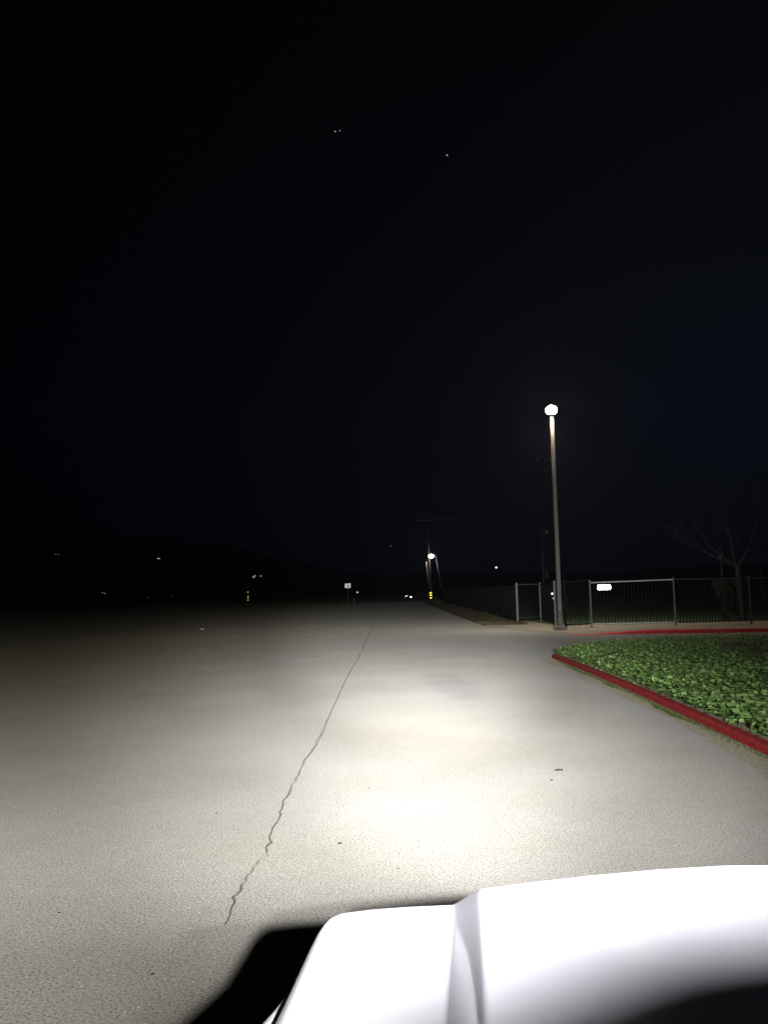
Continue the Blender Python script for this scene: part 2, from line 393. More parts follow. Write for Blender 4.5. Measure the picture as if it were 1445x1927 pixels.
polysheet('field', [(7.45, 34.21), (60, 34.21), (90, 110), (90, 180), (8.2, 180), (7.0, 110), (6.35, 41.51), (7.4, 41.51)], 0.02, M['field'], 'dark mown field behind the picket fence')
polysheet('field_path', [(7.3, 88), (60, 84), (60, 86.2), (7.3, 90.6)], 0.03, M['concrete'], 'pale path crossing the field behind the fence')
polysheet('verge', [(4.3, 37.0), (4.42, 45), (4.55, 60), (4.8, 80), (5.2, 116), (7.0, 116), (6.9, 80), (6.5, 50), (6.33, 39.6), (6.2, 37.5), (5.5, 37.1)], 0.015, M['verge'], 'dry weedy verge between road and fence')

# lawn island
lawn_out = offs(cin, 0.11)
lawn_poly = lawn_out + [(4.5, 20.25), (4.95, 20.75), (5.7, 21.3), (6.5, 21.7), (8.1, 22.2), (10.0, 22.1), (16, 21.7), (24, 21), (24, -3)]
def lawnback(x):
    pts = [(4.1, 19.85)] + lawn_poly[len(lawn_out):len(lawn_out) + 8]
    for (x0, y0), (x1, y1) in zip(pts[:-1], pts[1:]):
        if x0 <= x <= x1: return y0 + (y1 - y0) * (x - x0) / (x1 - x0)
    return 19.8 if x < 4.1 else 21.0
def curbx(y):
    for (x0, y0), (x1, y1) in zip(lawn_out[:-1], lawn_out[1:]):
        if y0 <= y <= y1: return x0 + (x1 - x0) * (y - y0) / (y1 - y0)
    return lawn_out[-1][0]
def lawnz(x, y): return 0.10 + 0.05 * sstep(0, 1.5, x - curbx(y)) + 0.03 * vnoise(x, y)
bm = MB(); bm.prism(lawn_poly, -0.02, 0.10)
tag(bm.build('lawn', M['soil']), 'raised lawn island of soil inside the red curb', kind='structure')

def leaf_mesh(name, label, spots, material, cat, n=7):
    v, f = [], []
    rg = random.Random(5)
    for (x, y, z, r, tilt, az) in spots:
        k = len(v); ct, st = math.cos(tilt), math.sin(tilt); ca, sa = math.cos(az), math.sin(az)
        cup = r * rg.uniform(-0.15, 0.3)
        rim = []
        for j in range(n):
            t = 2 * math.pi * j / n; q = r * (1.0 if j else 0.45) * rg.uniform(0.82, 1.1)
            rim.append((q * math.cos(t), q * math.sin(t), cup))
        for (a, c, h) in [(0, 0, 0)] + rim:
            a, h2 = a * ct - h * st, a * st + h * ct
            v.append((x + a * ca - c * sa, y + a * sa + c * ca, z + h2))
        for j in range(n): f.append((k, k + 1 + j, k + 1 + (j + 1) % n))
    me = bpy.data.meshes.new(name); me.from_pydata(v, [], f); me.update(); me.materials.append(material)
    o = bpy.data.objects.new(name, me); scn.collection.objects.link(o); tag(o, label, cat, kind='stuff'); return o
def density(x, y):
    c = x - curbx(y); bk = lawnback(x) - y
    d = max(sstep(3.9, 2.1, c + 1.2 * (vnoise(x * .9, y * .5) - .5)), 0.8 * sstep(2.3, 0.8, bk + 1.5 * (vnoise(x * .6, y * .6, 4) - .5)))
    return max(d, 0.02 + 0.12 * sstep(.62, .85, vnoise(x * 1.3, y * 1.1, 7)))
spots = []
while len(spots) < 46000:
    y = rng.uniform(5.5, 25.3); x = rng.uniform(3.5, 15.5)
    if x < curbx(y) - 0.035 and y < 19.9: continue
    if y > lawnback(x) or (y > 19.7 and x < 4.1) or x > 3.6 + (y + 5) * 0.62: continue
    dd = density(x, y)
    if rng.random() > dd: continue
    big = 0.5 + 0.6 * vnoise(x * 2.4, y * 2.4, 2)
    r = rng.uniform(0.016, 0.036) * (0.75 + 0.5 * big) * (0.75 if y > 14 else 1)
    z = lawnz(x, y) + rng.uniform(0.0, 0.17) * big * (0.5 + 0.5 * dd)
    spots.append((x, y, z, r, rng.gauss(0.0, 0.5), rng.uniform(0, 6.283)))
leaf_mesh('broadleaf_weeds', 'dense bright green broadleaf weeds filling the lawn island behind the red curb', spots, M['leaf'], 'weeds')
def blades(name, label, spots, material, cat):
    v, f = [], []; rg = random.Random(11)
    for (x, y, z, h, w) in spots:
        az = rg.uniform(0, 6.283); ln = rg.uniform(0.1, 0.6) * h; dx, dy = math.cos(az), math.sin(az); k = len(v)
        v += [(x - dy * w, y + dx * w, z), (x + dy * w, y - dx * w, z), (x + dx * ln * .4 + dy * w * .7, y + dy * ln * .4 - dx * w * .7, z + h * .6),
              (x + dx * ln * .4 - dy * w * .7, y + dy * ln * .4 + dx * w * .7, z + h * .6), (x + dx * ln, y + dy * ln, z + h)]
        f += [(k, k + 1, k + 2, k + 3), (k + 3, k + 2, k + 4)]
    me = bpy.data.meshes.new(name); me.from_pydata(v, [], f); me.update(); me.materials.append(material)
    o = bpy.data.objects.new(name, me); scn.collection.objects.link(o); return tag(o, label, cat, kind='stuff')
sp = []
while len(sp) < 26000:
    y = rng.uniform(5.5, 25.3); x = rng.uniform(3.5, 16)
    if x < curbx(y) + 0.02 or y > lawnback(x) - .05 or x > 3.6 + (y + 5) * 0.65: continue
    sp.append((x, y, 0.1, rng.uniform(0.03, 0.11), rng.uniform(0.002, 0.005)))
blades('lawn_grass', 'thin sparse grass in the brownish middle of the lawn island', sp, M['blade'], 'grass')
sp = []
while len(sp) < 9000:
    y = 37.2 + (rng.random() ** 1.7) * 70; t = rng.random() ** 0.8
    xl = 4.35 + (y - 37) * 0.011; xr = 6.35 + (y - 39) * 0.01
    x = xl + (xr - xl) * t
    h = rng.uniform(0.03, 0.09) + 0.28 * sstep(.45, 1, t) * vnoise(x * 1.6, y * .8, 5) ** 1.6
    sp.append((x, y, 0.01, h, 0.004 + y * 0.00008))
blades('dry_weeds', 'dry straw coloured weeds on the verge below the dark fence', sp, M['straw'], 'weeds')
sp = []
while len(sp) < 14000:
    x = rng.uniform(7.6, 30); y = rng.uniform(34.4, 62)
    if x > y * .55: continue
    sp.append((x, y, 0.015, rng.uniform(0.04, 0.12), 0.007))
blades('field_grass', 'short dark grass of the field behind the picket fence', sp, M['blade'], 'grass')

# silt and moss along the gutter
def strip(name, ys, wfun, material, z, label):
    L, Rr = [], []
    for i, y in enumerate(ys):
        x = curbx(y) - 0.11 - 0.02; w = wfun(i, y)
        L.append((x - w, y, z)); Rr.append((x + 0.03, y, z))
    tag(MB().grid([L, Rr]).build(name, material), label, kind='structure')
ys = [4.5 + i * 0.06 for i in range(246)]
strip('gutter_silt', ys, lambda i, y: 0.12 + 0.22 * vnoise(i * .03, 6) + 0.08 * vnoise(i * .5, 2), M['gutter'], 0.004, 'band of silt on the asphalt along the near red curb')
ys2 = [8.6 + i * 0.05 for i in range(192)]
strip('gutter_moss', ys2, lambda i, y: max(0.0, (0.02 + 0.17 * vnoise(i * .06, 3) ** 1.3 + 0.05 * vnoise(i * .8, 9)) * sstep(8.6, 11, y) * sstep(18.2, 17, y)), M['moss'], 0.008, 'green moss growing at the foot of the near red curb')
sp = []
for _ in range(2600):
    y = rng.uniform(7.0, 18.4); x = curbx(y) - 0.13 - abs(rng.gauss(0, 0.05)) - .0
    sp.append((x, y, 0.004, rng.uniform(0.008, 0.03), 0.003))
blades('gutter_sprouts', 'tiny green sprouts at the foot of the near red curb', sp, M['blade'], 'weeds')

# small things on the road
def flake(name, label, cat, loc, L, W, H, material, seed, rz):
    rg = random.Random(seed); n = 11; bb = MB(); top, bot = [], []
    for j in range(n):
        t = 2 * math.pi * j / n; k = rg.uniform(.7, 1.1)
        x, y = L / 2 * math.cos(t) * k, W / 2 * math.sin(t) * k
        top.append((x, y, H * rg.uniform(.35, .8))); bot.append((x * 1.02, y * 1.02, 0.0))
    bb.v = [(0, 0, H)] + top + bot
    for j in range(n):
        q = (j + 1) % n; bb.f += [(0, 1 + j, 1 + q), (1 + j, 1 + n + j, 1 + n + q, 1 + q)]
    bb.f.append(tuple(1 + n + j for j in reversed(range(n))))
    o = bb.build(name, material); o.location = loc; o.rotation_euler = (0, 0, rz); return tag(o, label, cat)
q = G(1052, 1450); flake('dead_leaf', 'flat dark dead leaf lying on the asphalt right of the bright pool', 'leaf', (q.x, q.y, .002), .085, .05, .012, M['deadleaf'], 1, .1)
q = G(1038, 1469); flake('pebble', 'small dark pebble just below the dead leaf', 'pebble', (q.x, q.y, .002), .03, .02, .01, M['deadleaf'], 2, .6)
q = G(640, 1588); flake('pebble', 'dark pebble on the bright asphalt below the light pool', 'pebble', (q.x, q.y, .002), .026, .018, .01, M['deadleaf'], 3, .2)
q = G(381, 1185); flake('plastic_scrap', 'pale plastic scrap lying on the lot far to the left', 'litter', (q.x, q.y, .0), .26, .18, .07, M['litter'], 4, .3)

for k, (px, py, sz, lb) in enumerate([(694, 1484, .02, 'tiny dark fleck at the left edge of the bright light pool'), (749, 1635, .024, 'dark fleck on the asphalt just beyond the hood step'),
        (641, 1495, .016, 'tiny dark fleck between the crack and the light pool'), (408, 1531, .024, 'dark fleck left of the middle of the crack'), (112, 1718, .022, 'dark fleck near the left edge, above the shaded corner'),
        (185, 1472, .018, 'small dark fleck far left of the crack'), (287, 1834, .026, 'dark chip nearest to the black shadow of the hood'), (1118, 1378, .03, 'dark fleck beyond the dead leaf towards the red curb')]):
    q = G(px, py); flake('gravel_fleck', lb, 'gravel', (q.x, q.y, .001), sz * .75, sz * .45, .005, M['deadleaf'], 20 + k, k * .7)['group'] = 'gravel flecks on the asphalt'

# ---------------------------------------------------------------- street lamp
q = G(1054, 1185, 0.03); SL = (q.x, q.y, 0.02)
t = thing('street_lamp', 'tall lit street lamp on a tapered pole at the corner of the fence', 'street lamp', SL)
MB().prism([(math.cos(a) * .26, math.sin(a) * .26) for a in [2 * math.pi * i / 20 for i in range(20)]], 0, .10).build('footing', M['concrete'], t)
MB().box((0, 0, .112), (.34, .34, .024), .2).build('base_plate', M['pole'], t, bevel=.004)
for sx in (-1, 1):
    for sy in (-1, 1): MB().lathe((sx * .125, sy * .125, .12), [(.018, 0), (.018, .04), (.01, .055)], 8).build('anchor_bolt', M['galv'], t)
H_ = 8.25
sq = lambda h, z, r=.2: [Vector((sx * h, sy * h, z)) for sx, sy in ((-1, -1), (1, -1), (1, 1), (-1, 1))]
bb = MB(); P = []
for i in range(13):
    z = .124 + (H_ - .124) * i / 12; h = .078 - .016 * i / 12; P.append(sq(h, z) + [sq(h, z)[0]])
bb.grid(P); bb.face(*sq(.062, H_)); o = bb.build('pole', M['pole'], t, bevel=.012)
MB().box((0, -.078, .62), (.10, .012, .2)).build('hand_hole_cover', M['galv_dim'], t)
MB().lathe((.088, -.04, 1.7), [(.02, 0), (.02, .03)], 8).build('band_clip', M['galv'], t)
MB().lathe((.088, -.04, 2.9), [(.02, 0), (.02, .03)], 8).build('band_clip', M['galv'], t)
MB().lathe((0, 0, H_), [(.09, 0), (.11, .03), (.11, .07), (.06, .09)], 16).build('collar', M['pole'], t)
MB().lathe((0, 0, H_ + .06), [(.05, 0), (.12, .015), (.18, .065), (.21, .12), (.218, .16), (.21, .20), (.18, .26), (.12, .31), (.045, .325)], 24).build('globe', glow('street_globe', (1.0, .80, .54), 220), t, smooth=True)
MB().lathe((0, 0, H_ + .40), [(.06, 0), (.07, .02), (.03, .05), (.01, .09)], 12).build('finial', M['pole'], t)

lamp('bulb', 'SPOT', t, (0, 0, H_ + .05), STREET, (1.0, .86, .66), .2, (0, .001, 0), 150)

# ---------------------------------------------------------------- fence
def fence_run(name, label, p0, p1, z0, z1, posts, post_m, rail_m, picket_m, height=1.8, gap=.125, bottom=True, top=True, group=None, pw=.02, postw=.075, dots=()):
    p0, p1 = Vector((*p0, z0)), Vector((*p1, z1)); d = p1 - p0; L = math.hypot(d.x, d.y); az = math.atan2(d.y, d.x)
    t = thing(name, label, 'fence', p0, az, group)
    s = (z1 - z0) / L; zz = lambda x: s * x
    for x in posts:
        x = x * L
        MB().box((x, 0, zz(x) + (height + .06) / 2), (postw, postw, height + .06)).build('post', post_m, t, bevel=.006)
        MB().lathe((x, 0, zz(x) + height + .06), [(postw * .6, 0), (postw * .6, .012), (.01, .035)], 10).build('post_cap', post_m, t)
    def rail(z, m, nm, h=.045):
        bb = MB(); k = [(0, -.02), (L, -.02), (L, .02), (0, .02)]
        bb.v = [(x, y, z + zz(x) - h / 2) for x, y in k] + [(x, y, z + zz(x) + h / 2) for x, y in k]
        bb.f = [(3, 2, 1, 0), (4, 5, 6, 7), (0, 1, 5, 4), (1, 2, 6, 5), (2, 3, 7, 6), (3, 0, 4, 7)]; bb.build(nm, m, t)
    if top: rail(height, rail_m, 'top_rail')
    rail(.14, rail_m if bottom else picket_m, 'bottom_rail', .035)
    bb = MB(); n = int(L / gap)
    for i in range(1, n):
        x = L * i / n; bb.box((x, 0, zz(x) + .08 + (height - .12) / 2), (pw, pw, height - .12))
    bb.build('pickets', picket_m, t)
    return t
g = 'runs of black picket fence around the field'
D = G(1113, 1181, .08); E_ = G(1271, 1178, .13); F_ = G(1600, 1177, .13)
C_ = Vector((7.02, 32.98, .03)); Aa = G(974, 1172, .01); B_ = G(1018, 1169, .01)
fence_run('picket_fence', 'short picket run with a pale corner post at the end of the dry verge', Aa.xy, B_.xy, .01, .01, (0, 1), M['galv'], M['galv_dim'], M['black'], bottom=False, group=g, pw=.022)
fence_run('picket_fence', 'short dark picket run between the street lamp and the sign panel', (C_.x + .05, C_.y), (D.x - .06, D.y), .03, .08, (0,), M['black'], M['black'], M['black'], group=g)
signrun = fence_run('picket_fence', 'picket panel carrying the bright white plate with a lit top rail', D.xy, E_.xy, .08, .13, (0, 1), M['galv_dim'], M['galv'], M['black'], group=g, pw=.024, height=1.70, postw=.065)
fence_run('picket_fence', 'dim picket run right of the bright post in front of the bare tree', (E_.x + .06, E_.y), (21, 32.2), .13, .13, (.28, .56, .84), M['galv_dim'], M['galv_dim'], M['black'], bottom=False, group=g, height=1.70, postw=.06)
fence_run('picket_fence', 'long dark picket run along the dry verge into the distance', (7.6, 112), (Aa.x - .03, Aa.y + .12), .0, .0, [i / 14 for i in range(14)], M['black'], M['black'], M['black'], gap=.16, group=g)
# return run with mesh screen and the gate
gt = fence_run('picket_fence', 'screened picket run coming back from the field to the gate by the lamp', (B_.x, B_.y - .12), (7.22, 35.6), .01, .02, (), M['black'], M['black'], M['black'], gap=.1, group=g)
g0 = Vector((7.18, 35.4, .02)); g1 = Vector((6.72, 33.2, .02)); d = g1 - g0; L = d.length
t = thing('fence_gate', 'dark screened pedestrian gate with shiny latch left of the street lamp', 'gate', g0, math.atan2(d.y, d.x))
for x in (0, L): MB().box((x, 0, .93), (.07, .07, 1.86)).build('gate_post', M['galv_dim'] if x else M['black'], t, bevel=.005)
fr = MB()
for x in (.07, L - .07): fr.box((x, 0, .95), (.045, .04, 1.68))
fr.box((L / 2, 0, 1.77), (L - .19, .038, .045)).box((L / 2, 0, .13), (L - .19, .038, .045)); fr.build('gate_frame', M['black'], t)
pk = MB()
for i in range(1, 20): pk.box((.09 + (L - .18) * i / 20, 0, .95), (.022, .022, 1.6))
pk.build('pickets', M['black'], t)
MB().lathe((L - .30, -.03, 1.36), [(.02, 0), (.02, -.05), (.048, -.06), (.048, -.09), (.02, -.10)], 14, 'Y').build('latch', M['retro_sign'], t)
MB().lathe((L - .28, -.03, 1.17), [(.04, 0), (.04, -.05), (.01, -.055)], 12, 'Y').build('lock', M['retro_dim'], t)
MB().box((L - .06, -.03, .12), (.03, .03, .24)).build('drop_bolt', M['black'], t)

# bright reflective plate (overexposed in the light, no lettering readable)
L = (E_ - D).xy.length; dv = (E_ - D).xy / L
a = G(1124, 1112, 1.56); 
pc = D.xy + dv * (.52)
t = thing('reflective_sign', 'glaring white reflective plate with rounded corners fixed to the picket fence', 'sign', (pc.x, pc.y - .03, 1.60), math.atan2(dv.y, dv.x))
def rrect(w, h, r, n=5):
    o = []
    for cx, cz, a0 in ((w / 2 - r, h / 2 - r, 0), (-w / 2 + r, h / 2 - r, 90), (-w / 2 + r, -h / 2 + r, 180), (w / 2 - r, -h / 2 + r, 270)):
        o += [(cx + r * math.cos(R(a0 + 90 * i / n)), cz + r * math.sin(R(a0 + 90 * i / n))) for i in range(n + 1)]
    return o
def plate(w, h, r, y0, y1):
    bb = MB(); k = rrect(w, h, r); n = len(k)
    bb.v = [(x, y0, z) for x, z in k] + [(x, y1, z) for x, z in k]
    bb.f = [tuple(range(n)), tuple(n + i for i in reversed(range(n)))] + [(i, (i + 1) % n, n + (i + 1) % n, n + i) for i in range(n)]
    return bb
plate(.50, .20, .05, -.004, 0).build('sign_face', M['retro_white'], t)
for x in (-.2, .2): MB().lathe((x, .008, 0), [(.012, -.006), (.012, .012)], 8, 'Y').build('mounting_bolt', M['galv'], t)

# ---------------------------------------------------------------- poles, signs, posts
def upole(name, label, base, h, lean, bands=(), arm=1.2, armz=None, mat_=None, r=.15, armrot=0.0, pins=True):
    t = thing(name, label, 'utility pole', (base[0], base[1], 0))
    top = Vector((lean, 0, h))
    MB().tube([(0, 0, -.02), top * .5, top], [r, r * .85, r * .7], 12).build('pole', mat_ or M['wood'], t, smooth=True)
    if arm:
        az = armz or h - .3; c = top * (az / h)
        a = MB().box((c.x, -r - .02, az), (arm * 2, .1, .12), armrot).build('crossarm', M['wood'], t)
        if pins:
            for k in (-.92, -.4, .4, .92):
                MB().lathe((c.x + arm * k, -r - .02, az + .062), [(.025, 0), (.055, .04), (.055, .09), (.03, .15), (.02, .17)], 10).build('insulator', M['porcelain'], t, smooth=True)
    for z in bands:
        c = top * (z / h); rr_ = r * (1 - .3 * z / h) + .006
        k = MB(); P = []
        for s_ in range(2):
            P.append([(c.x + rr_ * math.cos(R(180 + 15 * i)), rr_ * math.sin(R(180 + 15 * i)), z + .13 * s_ + .05 * (i - 6) / 6) for i in range(13)])
        k.grid(P).build('reflective_band', M['retro_yellow'], t, solid=.003)
    return t
base = G(811, 1134)
up1 = upole('utility_pole', 'utility pole with a bright round lamp and yellow bands beside the road end', base, 11.5, -.2, (1.28, .95, .6), arm=1.45)
up1.rotation_euler = (0, 0, 0)
MB().tube([(-.02, -.2, 6.6), (.12, -.75, 6.75), (.12, -.95, 6.7)], .03, 8).build('lamp_arm', M['galv'], up1)
MB().lathe((.12, -1.0, 6.5), [(.08, .16), (.16, .12), (.2, .02), (.17, 0)], 16).build('lamp_shade', M['galv_dim'], up1)
MB().lathe((.12, -1.0, 6.5), [(.05, .03), (.2, .0), (.29, -.1), (.32, -.22), (.29, -.34), (.2, -.44), (.05, -.49)], 20).build('lamp_globe', glow('far_globe', (1.0, .93, .88), 60), up1, smooth=True)
MB().tube([(-.55, -.3, 5.6), (-.42, -.3, 4.0), (-.30, -.28, 2.6)], .055, 8).build('conduit', mat('conduit_grey', (.35, .35, .35), .4), up1, smooth=True)
MB().tube([(.75, -.2, 6.4), (1.45, -.6, 1.75)], .06, 8).build('guy_guard', mat('guy_guard_grey', (.10, .10, .10), .5), up1, smooth=True)
MB().tube([(0, 0, 9.8), (.75, -.2, 6.4)], .01, 6).build('guy_wire', M['wire'], up1)
MB().tube([(1.45, -.6, 1.75), (1.7, -.75, 0)], .01, 6).build('guy_wire', M['wire'], up1)

base = G(467, 1134)
up2 = upole('utility_pole', 'thin far utility pole with yellow bands and two pale insulators on the left', base, 11.8, 0, (2.05, 1.2, .82, .4), arm=1.25, r=.16)
for x in (-.8, .35): MB().lathe((x, -.3, 11.7), [(.05, 0), (.14, .06), (.14, .18), (.05, .24)], 10).build('transformer_bushing', mat('pale_glaze', (.85, .85, .82), .3, emit=None), up2, smooth=True)

Y3 = 70.; b3 = A(1023, 1138, Y3); top3 = A(1012, 862, Y3)
up3 = upole('utility_pole', 'tall dark utility pole with a grey box and small arm lamp behind the gate', (b3.x, Y3), top3.z, top3.x - b3.x + .35, (), arm=.5, r=.16, pins=True)
z1 = A(1022, 1010, Y3); MB().tube([(.02, -.2, .5), (-.0, -.2, 3.5), (-.08, -.2, z1.z - .7)], .05, 8).build('conduit', M['galv_dim'], up3, smooth=True)
q = A(1027, 1081, Y3); MB().box((q.x - b3.x, -.3, q.z), (.24, .2, .75)).build('meter_box', M['galv_dim'], up3, bevel=.02)
q = A(1026, 1005, Y3); MB().tube([(-.05, -.15, q.z + .25), (q.x - b3.x, -.5, q.z + .32)], .02, 6).build('lamp_arm', M['galv'], up3)
MB().lathe((q.x - b3.x, -.55, q.z), [(.04, 0), (.10, .05), (.10, .16), (.05, .3)], 10).build('lamp_head', mat('lamp_head_pale', (.9, .9, .88), .3), up3, smooth=True)

def wire(p, q, sag, label):
    pts = [Vector(p).lerp(Vector(q), i / 16) - Vector((0, 0, sag * 4 * (i / 16) * (1 - i / 16))) for i in range(17)]
    tag(MB().tube(pts, .016, 5).build('power_line', M['wire'], smooth=True), label, 'cable', 'overhead lines on the far utility pole')
u = up1.location
for k, lb in ((.92, 'right outer'), (.4, 'right inner')):
    wire((u.x + 1.45 * k, u.y - .18, 11.4), (u.x + 60 + k, u.y + 4, 11.9), .5, 'thin power line from the %s insulator of the pole with the round lamp' % lb)

def post_sign(name, label, cat, base, w, h, top, material, postm, marks=(), group=None, back=True):
    t = thing(name, label, cat, (base[0], base[1], 0), 0, group)
    MB().box((0, .02, top / 2 - .02), (.05, .03, top)).build('post', postm, t)
    o = plate(w, h, .03 if w > .3 else .01, -.006, 0).build('sign_face', material, t); o.location = (0, 0, top - h / 2)
    for (x, z, ww, hh) in marks:
        q = MB().box((x, -.0085, top - h / 2 + z), (ww, .003, hh)).build('lettering', M['signblack'], t)
    return t
bs = G(655, 1139); Ys = bs.y; tp = A(653, 1098, Ys); bt = A(653, 1106.5, Ys)
post_sign('road_sign', 'small white rectangular road sign with dark lettering on a thin post', 'road sign', bs, .72, tp.z - bt.z, tp.z, M['retro_sign'], M['galv_dim'],
          [(.0, .10, .07, .09), (.06, .03, .14, .035), (.03, -.09, .34, .035), (.05, -.135, .30, .03)])
q = G(666, 1139)
o = thing('marker_post', 'short pale marker post just right of the white road sign', 'post', (q.x, q.y, 0))
MB().box((0, 0, .42), (.09, .05, .84)).build('post', mat('pale_post', (.16, .14, .13), .6), o, bevel=.01); MB().box((0, -.028, .72), (.07, .004, .12)).build('reflector', M['retro_dim'], o)
q = G(645, 1139)
o = thing('marker_post', 'dim brown marker post just left of the white road sign', 'post', (q.x, q.y, 0))
MB().box((0, 0, .42), (.09, .05, .84)).build('post', M['wood'], o, bevel=.01); MB().box((0, -.028, .76), (.05, .004, .05)).build('reflector', M['signblack'], o)
for px, y0, y1, mm, wd, lb in ((918, 1106, 1124, M['retro_dim'], .17, 'dull grey upright marker panel left of its brighter twin behind the dark fence'), (925, 1108, 1120, M['retro_sign'], .10, 'narrow bright white marker panel right of its dull twin behind the dark fence')):
    Ym = 62.; tt = A(px, y0, Ym); bo = A(px, y1, Ym)
    post_sign('marker_sign', lb, 'marker', (tt.x, Ym), wd, tt.z - bo.z, tt.z, mm, M['galv_dim'])
tt = A(1354, 1043, 41.)
t = thing('metal_post', 'slim metal post with a pale sleeve rising behind the fence left of the bare tree', 'post', (tt.x + .1, 41, 0))
MB().tube([(0, 0, 0), (-.1, 0, tt.z)], .045, 10).build('shaft', M['galv_dim'], t, smooth=True)
MB().tube([(-.09, 0, tt.z - .30), (-.1, 0, tt.z + .02)], .058, 12).build('sleeve', mat('pale_sleeve', (.6, .6, .58), .4), t, smooth=True)
MB().lathe((-.098, 0, tt.z - .42), [(.054, 0), (.054, .05)], 12).build('clamp', M['galv'], t)
for y_, x_, lb in ((1096, 888, 'short leaning wooden stake standing in the dry weeds of the verge'), ):
    q = G(873, 1144); t = thing('stake', lb, 'stake', (q.x, q.y, 0)); MB().box((0, 0, .35), (.10, .06, .7)).build('stake_post', M['wood'], t, bevel=.01)
    MB().box((0, -.034, .6), (.08, .004, .08)).build('reflector', M['retro_dim'], t)

# ---------------------------------------------------------------- bare trees and shrub
def tree(name, label, base, trunk_h, r0, lean, seed, limbs, spread, depth=5, group='bare trees behind the fence'):
    rg = random.Random(seed); t = thing(name, label, 'tree', (base[0], base[1], 0), 0, group)
    top = Vector((lean, 0, trunk_h))
    MB().tube([(0, 0, -.05), (0, 0, .15), top * .5, top], [r0 * 1.5, r0 * 1.1, r0, r0 * .95], 10).build('trunk', M['bark'], t, smooth=True)
    br = MB()
    def grow(p, d, L, r, dep):
        n = 5; pts = [p]; q = p.copy(); dd = d.copy()
        for i in range(n):
            dd = (dd + Vector((rg.uniform(-.16, .16), rg.uniform(-.16, .16), rg.uniform(-.04, .12)))).normalized(); q = q + dd * L / n; pts.append(q.copy())
        br.tube(pts, [r * (1 - .55 * i / n) for i in range(n + 1)], 6 if dep > 2 else 3, cap=False)
        if dep == 0: return
        kids = rg.choice((2, 3, 3)) + (1 if dep < 3 else 0)
        for k in range(kids):
            i = rg.randint(2, n) if k else n
            ax = Vector((rg.uniform(-1, 1), rg.uniform(-1, 1), rg.uniform(-.3, .6))).normalized()
            nd = (dd * 1.0 + ax * .75).normalized()
            grow(pts[i], nd, L * rg.uniform(.55, .85), r * (.42 + .1 * (i == n)) , dep - 1)
    for (dx, dy, dz, L) in limbs:
        grow(top * .97, Vector((dx, dy, dz)).normalized(), L * spread, r0 * .62, depth)
    br.build('crown', M['bark'], t)
    return t
tb = A(1397, 1174, 36.5)
tree('bare_tree', 'bare winter tree with a forked crown behind the fence at the right edge', (tb.x + .02, 36.5), 2.45, .105, -.12, 4,
     [(-.75, .1, .55, 1.5), (-.42, -.2, .9, 1.5), (-.1, .2, 1, 1.3), (.5, -.1, .8, 1.6), (-1, 0, .42, 1.5)], 1.0)
t2 = A(1440, 1174, 44)
tree('bare_tree', 'thin bare sapling at the very right edge behind the larger tree', (t2.x, 44), 2.6, .06, -.1, 9, [(-.2, .1, 1, 1.1), (.4, -.2, .9, 1.2), (-.5, 0, .7, .9)], .9, depth=4)
# dry shrub leaning over the fence
t = thing('dry_shrub', 'dry brownish shrub with a flat top behind the fence left of the tree trunk', 'shrub', (A(1365, 1174, 37.5).x, 37.5, 0))
br = MB(); rg = random.Random(3); lf = []
for k in range(26):
    x1 = rg.uniform(-.5, .75); z1 = 1.85 - abs(rg.gauss(0, .12)) ; pts = [Vector((rg.uniform(-.15, .2), rg.uniform(-.1, .1), 0)), Vector((x1 * .55, rg.uniform(-.2, .2), .95)), Vector((x1, rg.uniform(-.35, .35), z1))]
    br.tube(pts, [.014, .010, .004], 4, cap=False)
    for _ in range(26):
        q = pts[1].lerp(pts[2], rg.random() ** .6); lf.append((q.x + rg.gauss(0, .07), q.y + rg.gauss(0, .07), q.z + rg.gauss(0, .05)))
br.build('stems', M['bark'], t)
fl = MB()
for x, y, z in lf:
    a = rg.uniform(0, 6.28); c_, s_ = math.cos(a) * .03, math.sin(a) * .03; h = rg.uniform(-.02, .02)
    fl.face((x - c_, y - s_, z), (x + s_ * .5, y - c_ * .5, z + .015), (x + c_, y + s_, z + h), (x - s_ * .5, y + c_ * .5, z - .02))
fl.build('foliage', M['shrub'], t)

# ---------------------------------------------------------------- distant parked car
cb = A(790, 1129, 133.)
t = thing('parked_car', 'dark car far ahead beside the utility pole with one light glinting', 'car', (cb.x, 133, 0), R(215))
prof = [(-2.15, .35), (-2.2, .75), (-1.75, .92), (-1.3, .98), (-.75, 1.42), (.55, 1.46), (1.35, 1.0), (2.1, .86), (2.25, .6), (2.2, .35)]
bb = MB(); P = []
for yy, k, dz in ((-.86, .97, -.02), (-.8, 1, 0), (.8, 1, 0), (.86, .97, -.02)): P.append([(x * k, yy * (.82 if z > 1.2 else 1), z + dz) for x, z in prof])
bb.grid(P); bb.face(*P[0]); bb.face(*P[-1]); bb.build('body', M['carpaint'], t, bevel=.03)
for x in (-1.35, 1.35):
    for y in (-.8, .8):
        w = MB().lathe((x, y - .1, .33), [(.26, 0), (.33, .02), (.33, .18), (.26, .2)], 18, 'Y').build('wheel', M['rubber'], t)
MB().face((.62, -.62, 1.44), (.62, .62, 1.44), (1.33, .72, 1.03), (1.33, -.72, 1.03)).build('windscreen', M['glass'], t, solid=.01).location = (.012, 0, .015)
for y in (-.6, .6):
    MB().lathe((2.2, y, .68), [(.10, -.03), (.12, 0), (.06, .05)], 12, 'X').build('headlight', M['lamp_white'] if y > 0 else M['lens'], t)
MB().box((0, 0, 1.47), (1.0, .9, .02)).build('roof_sheen', mat('car_roof_sheen', (.25, .25, .27), .4), t, bevel=.008)  # grey panel stands in for the sheen on the dark car roof

